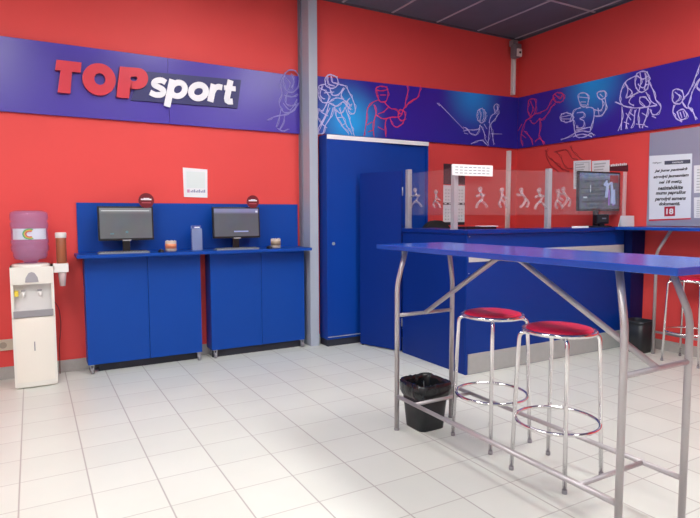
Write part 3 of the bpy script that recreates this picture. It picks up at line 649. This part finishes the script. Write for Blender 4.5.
RX, RY = 3.055, 3.47
t = thing('reception_counter', 'large dark blue reception counter with a silver strip and grey plinth', 'counter', (4.1, 4.0, 0))
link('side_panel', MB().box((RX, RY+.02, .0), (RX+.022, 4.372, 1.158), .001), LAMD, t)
link('front_panel', MB().box((RX, RY, .0), (5.065, RY+.019, .925), .001).box((RX, RY, .925), (5.065, RY+.019, 1.158), .001), LAM if False else mat('counter_front_blue', (.002, .034, .25, 1), .42, noise=.05, nscale=2, spec=.2), t)
link('end_panel', MB().box((5.065, RY+.002, 0), (5.083, RY+.03, 1.158)).box((5.083, RY-.078, 0), (5.286, RY+.03, 1.158), .002), mat('shaded_blue_laminate', (.001, .008, .085, 1), .5, spec=.2), t)  # near-black blue puts the shade on this end section into its colour
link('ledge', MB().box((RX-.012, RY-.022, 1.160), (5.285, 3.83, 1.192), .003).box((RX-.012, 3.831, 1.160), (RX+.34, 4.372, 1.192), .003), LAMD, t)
link('silver_strip', MB().box((RX+.018, RY-.006, .932), (5.062, RY-.0005, 1.022), .001), SILV, t)
link('plinth_strip', MB().box((RX+.022, RY-.006, .004), (5.062, RY-.0005, .172), .001), mat('grey_plinth_sheet', (.40, .42, .41, 1), .4, metal=.0, noise=.08, nscale=20), t)
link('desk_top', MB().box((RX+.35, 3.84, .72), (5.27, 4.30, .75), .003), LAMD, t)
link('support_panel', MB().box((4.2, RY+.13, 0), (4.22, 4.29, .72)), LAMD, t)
sw = MB()
for x, z in ((RX+.025, 1.14), (RX+.025, 1.05), (RX+.022, .84)): sw.tube([(x, RY, z), (x, RY-.003, z)], .004, 10)
link('screw', sw, ALU, t)

# glass screen
t = thing('glass_screen', 'clear glass screen with frosted figures between aluminium posts on the reception counter', 'screen', (4.1, 3.6, 1.192))
posts = [(3.10, 4.345, 1.742), (3.10, 3.685, 1.735), (4.075, 3.55, 1.73), (5.16, 3.55, 1.76)]
for i, (x, y, z) in enumerate(posts[:3]):
    p = link('post', MB().box((x-.022, y-.022, 1.192), (x+.022, y+.022, z), .004), ALU, t)
    link('foot_plate', MB().box((x-.026, y-.026, 1.192), (x+.026, y+.026, 1.197), .002), ALU, p)
link('post', MB().box((5.15, 3.54, 1.192), (5.185, 3.56, 1.74), .002), mat('pale_pink_edge', None), t)
zt, zb = 1.705, 1.315
panes = [((3.10, 4.322), (3.10, 3.710)), ((3.124, 3.680), (4.052, 3.552)), ((4.095, 3.55), (5.148, 3.55))]
for (a, b) in panes:
    a = Vector(a+(0,)); b = Vector(b+(0,)); dd = (b-a).normalized(); nn = Vector((-dd.y, dd.x, 0))*.003
    link('pane', MB().prism([a-nn+Vector((0, 0, zb)), b-nn+Vector((0, 0, zb)), b-nn+Vector((0, 0, zt)), a-nn+Vector((0, 0, zt))], nn*2), GLASS, t)
def frost(lines, fn, w=.006):
    mb = MB()
    for ln in lines: mb.tube([fn(u, v) for u, v in catmull(ln)], w, 5)
    return mb
fy = lambda u, v: on_y(u, v, 3.546) if u > 548 else on_y(u, v, 3.546+(4.055-on_y(u, v, 3.58).x)*.138)
def runner(cx, cy, s, k):
    P = {0: [[(0, -9), (1, -6), (3, -2), (1, 2)], [(1, 2), (5, 5), (8, 9)], [(1, 2), (-3, 6), (-4, 10)], [(1, -5), (5, -4)], [(1, -5), (-4, -3)]],
         1: [[(0, -8), (0, -4), (-1, 1)], [(-1, 1), (3, 4), (5, 9)], [(-1, 1), (-3, 5), (-1, 9)], [(0, -5), (3, -1), (5, 0)]],
         2: [[(-2, -8), (0, -4), (3, 0)], [(3, 0), (1, 5), (-3, 9)], [(3, 0), (6, 4), (4, 9)], [(0, -5), (-5, -4), (-6, -6)]]}[k]
    return [[(cx+x*s, cy+y*s) for x, y in L] for L in P]+[circle(cx+P[0][0][0]*s, cy+(P[0][0][1]-1.5)*s, 1.3*s, 1.5*s, 8)]
fr = []
for cx, cy, k in ((480, 199, 0), (502, 199, 1), (523, 199, 2), (539, 200, 0), (558, 200, 1), (565, 198, 2)): link('frosted_figure', frost(runner(cx, cy, .92, k), fy, .011), FROST, t)
fs = lambda u, v: on_x(u, v, 3.097)
for cx, cy, k in ((415, 199, 0), (436, 200, 1)): link('frosted_figure', frost(runner(cx, cy, .85, k), fs, .009), FROST, t)
t = thing('notice_strip', 'small white strip sign with grey lines fixed at the top of the glass screen', 'sign', (3.17, 3.6, 1.63))
a, b = Vector((3.035, 3.640, 1.642)), Vector((3.445, 3.600, 1.642))
link('plate', MB().prism([a, b, b+Vector((0, 0, .092)), a+Vector((0, 0, .092))], (0, .003, 0)), mat('white_sign_sheet', (.85, .85, .86, 1), .5), t)
l = MB()
for k in range(3):
    for j in range(8):
        q0 = a+(b-a)*(.07+j*.11); q1 = a+(b-a)*(.07+j*.11+.075); l.prism([q0+Vector((0, -.0012, .018+k*.024)), q1+Vector((0, -.0012, .018+k*.024)), q1+Vector((0, -.0012, .024+k*.024)), q0+Vector((0, -.0012, .024+k*.024))], (0, .001, 0))
link('print_lines', l, INKG, t)

# things on the reception counter
t, M, sc = monitor(5.0, 3.71, 1.1925, .57, .395, -.02, SCR3, 'square monitor on the reception counter showing players in striped shirts', None, rotz=-.10, zc=1.55, sname='television', lip=False, bez=.016)
pc = MB(); 
link('picture_player', MB().tube([M @ Vector(p) for p in ((.06, -.004, .06), (.085, -.004, .10), (.10, -.004, .04), (.085, -.004, -.06))], .016, 6).tube([M @ Vector(p) for p in ((.10, -.004, .06), (.155, -.004, .09), (.17, -.004, .0), (.165, -.004, -.12))], .014, 6).tube([M @ Vector(p) for p in ((.19, -.004, .02), (.20, -.004, -.13))], .014, 6), glow('pale_blue_picture', (.30, .36, .58, 1)), sc)
link('picture_stripe', MB().box((.175, -.003, -.14), (.205, -.0017, -.01), 0, M).box((.12, -.003, -.14), (.14, -.0017, .02), 0, M), glow('violet_picture', (.20, .08, .40, 1)), sc)
link('picture_crowd', MB().box((-.25, -.003, -.03), (.02, -.0017, -.02), 0, M).box((-.25, -.003, .02), (.0, -.0017, .03), 0, M).box((-.24, -.003, -.115), (.06, -.0017, -.10), 0, M), glow('dim_picture', (.03, .035, .045, 1)), sc)
link('picture_mark', MB().box((-.22, -.003, -.07), (-.17, -.0017, -.055), 0, M).box((-.13, -.003, .06), (-.12, -.0017, -.01), 0, M), glow('light_picture', (.42, .48, .55, 1)), sc)
link('picture_red', MB().box((.14, -.003, .09), (.255, -.0017, .165), 0, M), glow('dark_red_picture', (.20, .012, .02, 1)), sc)
t = thing('card_terminal', 'black terminal box standing in front of the square monitor', 'terminal', (4.88, 3.62, 1.1925))
link('case', MB().box((4.80, 3.575, 1.225), (4.98, 3.615, 1.320), .014), DARK, t)
link('foot', MB().box((4.74, 3.565, 1.1925), (5.01, 3.635, 1.203), .004).box((4.86, 3.59, 1.203), (4.93, 3.61, 1.228)), DARK, t)
link('grey_mark', MB().box((4.87, 3.5735, 1.272), (4.93, 3.5748, 1.285)), INKG, t)
t = thing('white_card', 'small white folded card on the reception counter right of the square monitor', 'card', (5.16, 3.48, 1.1925))
link('sheet', MB().prism([(5.06, 3.50, 1.1925), (5.27, 3.50, 1.1925), (5.27, 3.505, 1.305), (5.06, 3.505, 1.305)], (0, .003, 0)).prism([(5.06, 3.53, 1.1925), (5.27, 3.53, 1.1925), (5.27, 3.508, 1.305), (5.06, 3.508, 1.305)], (0, .003, 0)) , mat('bright_white_card', (.86, .87, .88, 1), .5), t)
def flat(name, x, y, z, w, d_, h_, rz, m, label, cat, group=None):
    M = Matrix.Translation((x, y, z)) @ Matrix.Rotation(rz, 4, 'Z')
    return tag(link(name, MB().box((-w/2, -d_/2, 0), (w/2, d_/2, h_), min(.001, h_/3), M), m, None, (x, y, z)), label, cat, group)
flat('paper_stack', 4.42, 3.47, 1.1922, .20, .028, .018, .02, PAPER, 'thin stack of white slips on the reception counter left of the square monitor', 'paper')
flat('folder', 3.39, 3.74, 1.1922, .32, .16, .022, -.1, DARK, 'flat black folder lying on the reception counter near the glass screen post', 'folder')
flat('white_paper', 3.48, 3.70, 1.2145, .17, .10, .006, -.3, PAPER, 'white paper lying on the black folder', 'paper')
# black office chair behind the counter
t = thing('office_chair', 'black office chair whose curved back shows behind the reception counter', 'chair', (3.86, 4.72, 0))
bk = MB(); P = []
n = 12
for k in range(n+1):
    a = PI*k/n; P.append((3.86+.20*math.cos(a), 4.86, 1.09+.17*math.sin(a)))
P = [(4.06, 4.86, .72)]+P+[(3.66, 4.86, .72)]
bk.prism(P, (0, .06, 0)); link('backrest', bk, mat('black_chair_fabric', (.02, .02, .022, 1), .8, bump=.3, bscale=150), t)
link('seat', MB().box((3.62, 4.42, .44), (4.10, 4.85, .52), .03), mat('black_chair_fabric', None), t)
link('column', MB().tube([(3.86, 4.65, .08), (3.86, 4.65, .44)], .025, 14).tube([(3.86, 4.82, .48), (3.86, 4.89, .75)], .02, 8), DARK, t)
for k in range(5):
    a = 2*PI*k/5+.3; e = (3.86+.26*math.cos(a), 4.65+.19*math.sin(a))
    lg_ = link('leg', MB().tube([(3.86, 4.65, .10), (e[0], e[1], .065)], .015, 8), DARK, t)
    link('castor', MB().tube([(e[0]-.012, e[1], .025), (e[0]+.012, e[1], .025)], .0248, 12).tube([(e[0], e[1], .03), (e[0], e[1], .07)], .008, 8), DARK, lg_)
# calendar behind
t = thing('wall_calendar', 'tall three-part calendar with a dark picture on the red back wall', 'calendar', (4.3, YB, 1.2))
cy_ = YB-.004
link('picture', MB().box((4.14, cy_, 1.67), (4.46, YB, 1.905)), mat('dark_calendar_picture', (.05, .02, .03, 1), .5, noise=.6, nscale=9), t)
for z0, z1 in ((1.46, 1.66), (1.235, 1.435)):
    s_ = link('month_sheet', MB().box((4.14, cy_-.001, z0), (4.46, YB, z1)), PAPER, t)
    g = MB()
    for i in range(7):
        for j in range(4): g.box((4.165+i*.040, cy_-.002, z0+.025+j*.038), (4.165+i*.040+.02, cy_-.0012, z0+.025+j*.038+.014))
    link('dates', g, mat('pale_grey_print', (.50, .52, .55, 1), .6), s_)
link('black_strip', MB().box((4.14, cy_-.0015, 1.435), (4.46, YB, 1.46)).box((4.14, cy_-.0015, 1.20), (4.46, YB, 1.235)), INK, t)
sq = MB()
for k in range(5): sq.box((4.155+k*.066, cy_-.0025, 1.442), (4.155+k*.066+.03, cy_-.0016, 1.453))
link('strip_marks', sq, PAPER, t)

# papers on the right wall
def wp(name, pts, x, m, label, cat, group=None):
    P = [on_x(u, v, x) for u, v in pts]
    t = thing(name, label, cat, (X1, (P[0].y+P[1].y)/2, P[2].z), group)
    link('sheet', MB().prism(P, (.002, 0, 0)), m, t); return t, P
def lines_B(P, rows, fill, m, parent, name='print_lines', h=.5):
    a = P[3]; g = MB(); w = a.y-P[2].y; hh = P[0].z-a.z
    for k in range(rows):
        z = a.z+hh*(.08+.84*k/rows)
        g.box((a.x-.0012, a.y-w*.10, z), (a.x-.0001, a.y-w*(.10+fill*random.uniform(.75, 1)), z+hh*.84/rows*h))
    link(name, g, m, parent)
t, P = wp('wall_paper_sheet', [(573.5, 161), (591, 160), (591, 189), (573.5, 189)], X1-.002, PAPER, 'white framed sheet on the red right wall, left of the square monitor top', 'paper', 'papers above the reception counter')
link('grey_border', MB().tube([on_x(u, v, X1-.0028) for u, v in ((575.5, 163), (589, 162.3), (589, 187), (575.5, 187))], .0025, 4, closed=True), INKG, t); lines_B(P, 9, .6, mat('pale_grey_print', None), t)
t, P = wp('wall_paper_sheet', [(592, 161), (609.5, 160), (609.5, 178), (592, 178)], X1-.002, PAPER, 'white sheet on the red right wall, behind the top of the square monitor', 'paper', 'papers above the reception counter')
lines_B(P, 5, .7, mat('pale_grey_print', None), t)
t, P = wp('name_sign', [(609.5, 165.5), (628, 164.5), (628, 171.5), (609.5, 171)], X1-.002, NOTE, 'narrow dark maroon sign with white marks on the right wall beside the sheets', 'sign')
g = MB(); a = P[3]
for k in range(9): g.box((a.x-.0015, a.y-.012-k*.021, a.z+.045), (a.x-.0002, a.y-.012-k*.021-.014, a.z+.066+.004*(k % 2)))
link('white_marks', g, PAPER, t)

# metallic board and poster
tb_ = thing('metal_board', 'grey metallic board on the right wall carrying the age notice poster', 'board', (X1, 2.6, 1.21))
link('sheet', MB().box((X1-.028, 1.5, 1.206), (X1-.0005, 3.375, 2.105), .002), METB, tb_)
XP = X1-.028
t = thing('age_notice_poster', 'white poster with bold black text and a red 18 mark on the metallic board', 'poster', (XP, 3.15, 1.26))
P = [on_x(u, v, XP-.003) for u, v in ((649.5, 156), (692, 153.5), (690.5, 218), (649, 219.5))]
link('sheet', MB().prism(P, (.003, 0, 0)), mat('poster_white', (.74, .78, .86, 1), .35), t)
link('red_edge', MB().prism([on_x(u, v, XP-.0028) for u, v in ((649, 219.5), (690.5, 218), (690.5, 219.3), (649, 221))], (.002, 0, 0)), REDP, t)
def tline(txt, uc, v0, v1, wpx, m, name, bold=.035, shear=.25):
    b0 = on_x(uc-wpx/2, v1, XP-.0034); b1 = on_x(uc+wpx/2, v1, XP-.0034); tz = on_x(uc, v0, XP-.0034).z
    return link(name, text_mb(txt, (XP-.0034, (b0.y+b1.y)/2, b0.z), w=abs(b0.y-b1.y), h=tz-b0.z, depth=.0012, bold=bold, shear=shear, align='C', **BX), m, t)
L_ = [('Jei Jums pasisekė', 671, 168.6, 172.6, 33), ('atrodyti jaunesniam', 671, 174.7, 178.9, 35), ('nei 18 metų,', 670.3, 180.4, 184.2, 23), ('nesistebėkite', 670.3, 185.7, 189.7, 25), ('mums paprašius', 670.7, 191.2, 195.3, 30), ('parodyti asmens', 670.3, 197, 201.2, 31), ('dokumentą.', 669.5, 202.2, 206, 21)]
for tx, u, v0, v1, w in L_: tline(tx, u, v0-.3, v1+.5, w, INK, 'text_line')
tline('TOPsport', 657, 161.9, 164.5, 9, INKG, 'header_logo', .02, .1)
link('header_bar', MB().prism([on_x(u, v, XP-.0034) for u, v in ((664.5, 161), (690.3, 159.4), (690.3, 163.4), (664.5, 164.8))], (.001, 0, 0)), mat('dark_slate_print', (.07, .08, .12, 1), .5), t)
tline('TAISYKLĖS', 677.5, 161.2, 163.4, 11, PAPER, 'header_text', .01, .1)
link('red_square', MB().prism([on_x(u, v, XP-.0034) for u, v in ((664.3, 206.7), (675, 206.2), (675, 216), (664.3, 216.4))], (.001, 0, 0)), mat('poster_red', (.42, .01, .04, 1), .5), t)
b_ = on_x(669.7, 214.3, XP-.005)
link('age_number', text_mb('18', (XP-.0047, b_.y, b_.z), w=.068, h=.055, depth=.001, bold=.03, align='C', **BX), PAPER, t)
def side_poster(pts, label):
    P = [on_x(u, v, XP-.003) for u, v in pts]
    q = thing('paper_notice', label, 'paper', (XP, P[0].y-.1, P[2].z), 'plain notices on the metallic board')
    link('sheet', MB().prism(P, (.003, 0, 0)), PAPER, q); lines_B(P, 8, .75, mat('pale_grey_print', None), q, h=.35)
side_poster([(694, 165.5), (716, 164), (716, 192), (694, 193)], 'upper white notice at the right edge of the metallic board')
side_poster([(694, 197.5), (716, 196.5), (716, 217), (694, 218)], 'lower white notice at the right edge of the metallic board')

# ------------------------------------------------------------------ bar tables
def bar_table(name_label, xl, xr, ya, yb, h, lx0, lx1, ly0, ly1, R=.0145, truss=True, b0=.065, b1=.02, rows=2):
    t = thing('bar_table', name_label, 'table', ((xl+xr)/2, (ya+yb)/2, 0))
    # top with a small front chamfer
    link('table_top', MB().box((xl, ya, h-.028), (xr, yb, h), .004), BAR, t)
    cx_ = (lx0+lx1)/2; cy__ = (ly0+ly1)/2
    for x, sx in ((lx0, 1), (lx1, -1))[:rows]:
        for y, sy, bb_ in ((ly0, 1, b0), (ly1, -1, b1)):
            p = smooth_path([(x, y, 0), (x, y, h-.24), (x+.048*sx, y+bb_*sy, h-.0285)], .05)
            lg2 = link('leg', MB().tube(p, R, 14), PAINT, t)
            link('foot_cap', MB().tube([(x, y, 0), (x, y, .012)], R+.002, 14), GREYP, lg2)
    zr = .212
    for x in (lx0, lx1)[:rows]:
        link('side_rail', MB().tube([(x, ly0, zr), (x, ly1, zr)], .0115, 12), PAINT, t)
    for y in (ly0+.18, ly1-.18)[:2 if rows == 2 else 0]:
        link('cross_rail', MB().tube([(lx0, y, zr), (lx1, y, zr)], .0105, 12), PAINT, t)
    for y in (ly0, ly1):
        link('upper_crossbar', MB().tube([(lx0, y, h-.425), (lx1, y, h-.425)], .0115, 12), PAINT, t)
    if truss:
        zt_ = h-.045
        link('truss_brace', MB().tube(smooth_path([(cx_, ly1, h-.425), (cx_, cy__+.13, zt_), (cx_, cy__-.02, zt_), (cx_, ly0, h-.425)], .02), .0135, 12), PAINT, t)
        link('mounting_plate', MB().box((cx_-.03, cy__-.02, zt_+.012), (cx_+.03, cy__+.13, h-.0285)), PAINT, t)
    return t
bar_table('long blue bar table on a bent silver tube frame standing in the foreground', 1.85, 2.395, 1.07, 2.93, 1.135, 1.90, 2.325, 1.285, 2.775)
bar_table('blue bar table on silver legs against the right wall below the metallic board', 4.86, 5.285, 1.5, 3.425, 1.20, 5.08, 5.2875, 1.75, 3.14, truss=False, b1=.10, rows=1)

# ------------------------------------------------------------------ stools
def make_stool(label, loc, rz):
    t = thing('bar_stool', label, 'stool', (0, 0, 0), 'round red bar stools')
    hs = .764
    link('cushion', MB().lathe([(.154, hs-.030), (.160, hs-.022), (.157, hs-.012), (.135, hs-.006), (.07, hs-.004), (.0, hs-.004)], n=40), VINYL, t)
    ring = [( .171*math.cos(2*PI*k/40), .171*math.sin(2*PI*k/40), hs-.026) for k in range(40)]
    link('seat_rim', MB().tube(ring, .0105, 10, closed=True), CHROME, t)
    for k in range(4):
        a = PI/4+k*PI/2; c_, s_ = math.cos(a), math.sin(a)
        p = smooth_path([(.10*c_, .10*s_, hs-.046), (.192*c_, .192*s_, hs-.040), (.219*c_, .219*s_, .004)], .035, 7)
        lg3 = link('leg', MB().tube(p, .0105, 12), CHROME, t)
        link('rubber_foot', MB().lathe([(.0125, 0), (.0125, .018)], (.219*c_, .219*s_), 14), GREYP, lg3)
    fr_ = [(.202*math.cos(2*PI*k/44), .202*math.sin(2*PI*k/44), .275) for k in range(44)]
    link('foot_ring', MB().tube(fr_, .0085, 10, closed=True), CHROME, t)
    link('seat_plate', MB().lathe([(.14, hs-.040), (.15, hs-.031)], n=32), GREYP, t)
    t.location = loc; t.rotation_euler = (0, 0, rz)
    return t
st = make_stool('round red stool with chrome legs beside the black bin under the bar table', (2.300, 2.385, 0), .02)
dup(st, (2.278, 1.895, 0), .10, 'round red stool with chrome legs nearest the viewer under the bar table')
dup(st, (5.07, 2.80, 0), .05, 'round red stool with chrome legs by the right wall at the frame edge')

# ------------------------------------------------------------------ bins
def bin_(cx, cy, wt, wb, h, rz, label, liner=True, group='black waste bins'):
    t = thing('waste_bin', label, 'bin', (cx, cy, 0), group)
    M = Matrix.Translation((cx, cy, 0)) @ Matrix.Rotation(rz, 4, 'Z')
    n = 40
    def loop(w, z, jit=0, p=5.5):
        out = []
        for k in range(n):
            a = 2*PI*k/n; c_, s_ = math.cos(a), math.sin(a); r = (abs(c_)**p+abs(s_)**p)**(-1/p)*w
            out.append(M @ Vector((r*c_+random.uniform(-jit, jit), r*s_+random.uniform(-jit, jit), z+random.uniform(-jit, jit))))
        return out
    def loft(loops, bottom=True):
        mb = MB(); vs = [p for L in loops for p in L]; fs = []
        for i in range(len(loops)-1):
            for k in range(n): fs.append((i*n+k, i*n+(k+1) % n, (i+1)*n+(k+1) % n, (i+1)*n+k))
        if bottom: fs.append(tuple(range(n))[::-1])
        mb.add(vs, fs, True); return mb
    link('shell', loft([loop(wb, 0), loop(wt, h), loop(wt-.004, h), loop(wb-.004, .006)]), BIN, t)
    if liner:
        link('liner', loft([loop(wt*.955+.004, h*.70, .002), loop(wt+.008, h*.78, .003), loop(wt+.009, h*.93, .004), loop(wt+.008, h+.006, .005), loop(wt-.002, h+.010, .005), loop(wt-.012, h-.01, .004), loop(wt*.88, h*.72, .009), loop(wt*.74, h*.50, .012), loop(wt*.3, h*.42, .012)], False), BAG, t)
        sg = MB()
        for k in range(3):
            p = [M @ Vector((wt*.8*math.cos(k*2+1)*q, wt*.8*math.sin(k*2+1)*q, h*(.5+.4*q))) for q in (.3, .7, 1)]
            sg.tube(p, .0025, 5)
        link('liner_fold', sg, mat('glint_grey_liner_fold', (.25, .27, .28, 1), .2), t)  # folds coloured pale grey to paint glints on the black liner
    else:
        link('rim', loft([loop(wt+.004, h-.015), loop(wt+.006, h+.004), loop(wt-.006, h+.004), loop(wt-.006, h-.012)], False), BIN, t)
    return t
bin_(2.092, 2.748, .118, .092, .285, .0, 'black bin with a crumpled black liner under the left end of the bar table')
bin_(5.05, 3.272, .108, .090, .30, 0, 'black bin without a liner by the right wall beside the counter end', liner=False)

# ------------------------------------------------------------------ world and colour management
w = bpy.data.worlds.new('world'); SC.world = w; w.use_nodes = True
w.node_tree.nodes['Background'].inputs[0].default_value = (.6, .65, .75, 1); w.node_tree.nodes['Background'].inputs[1].default_value = .3
SC.view_settings.view_transform = 'Standard'; SC.view_settings.look = 'None'; SC.view_settings.gamma = 1; SC.view_settings.use_curve_mapping = False
SC.view_settings.exposure = 0.05
SC.cycles.max_bounces = 10; SC.cycles.diffuse_bounces = 5; SC.cycles.transparent_max_bounces = 12
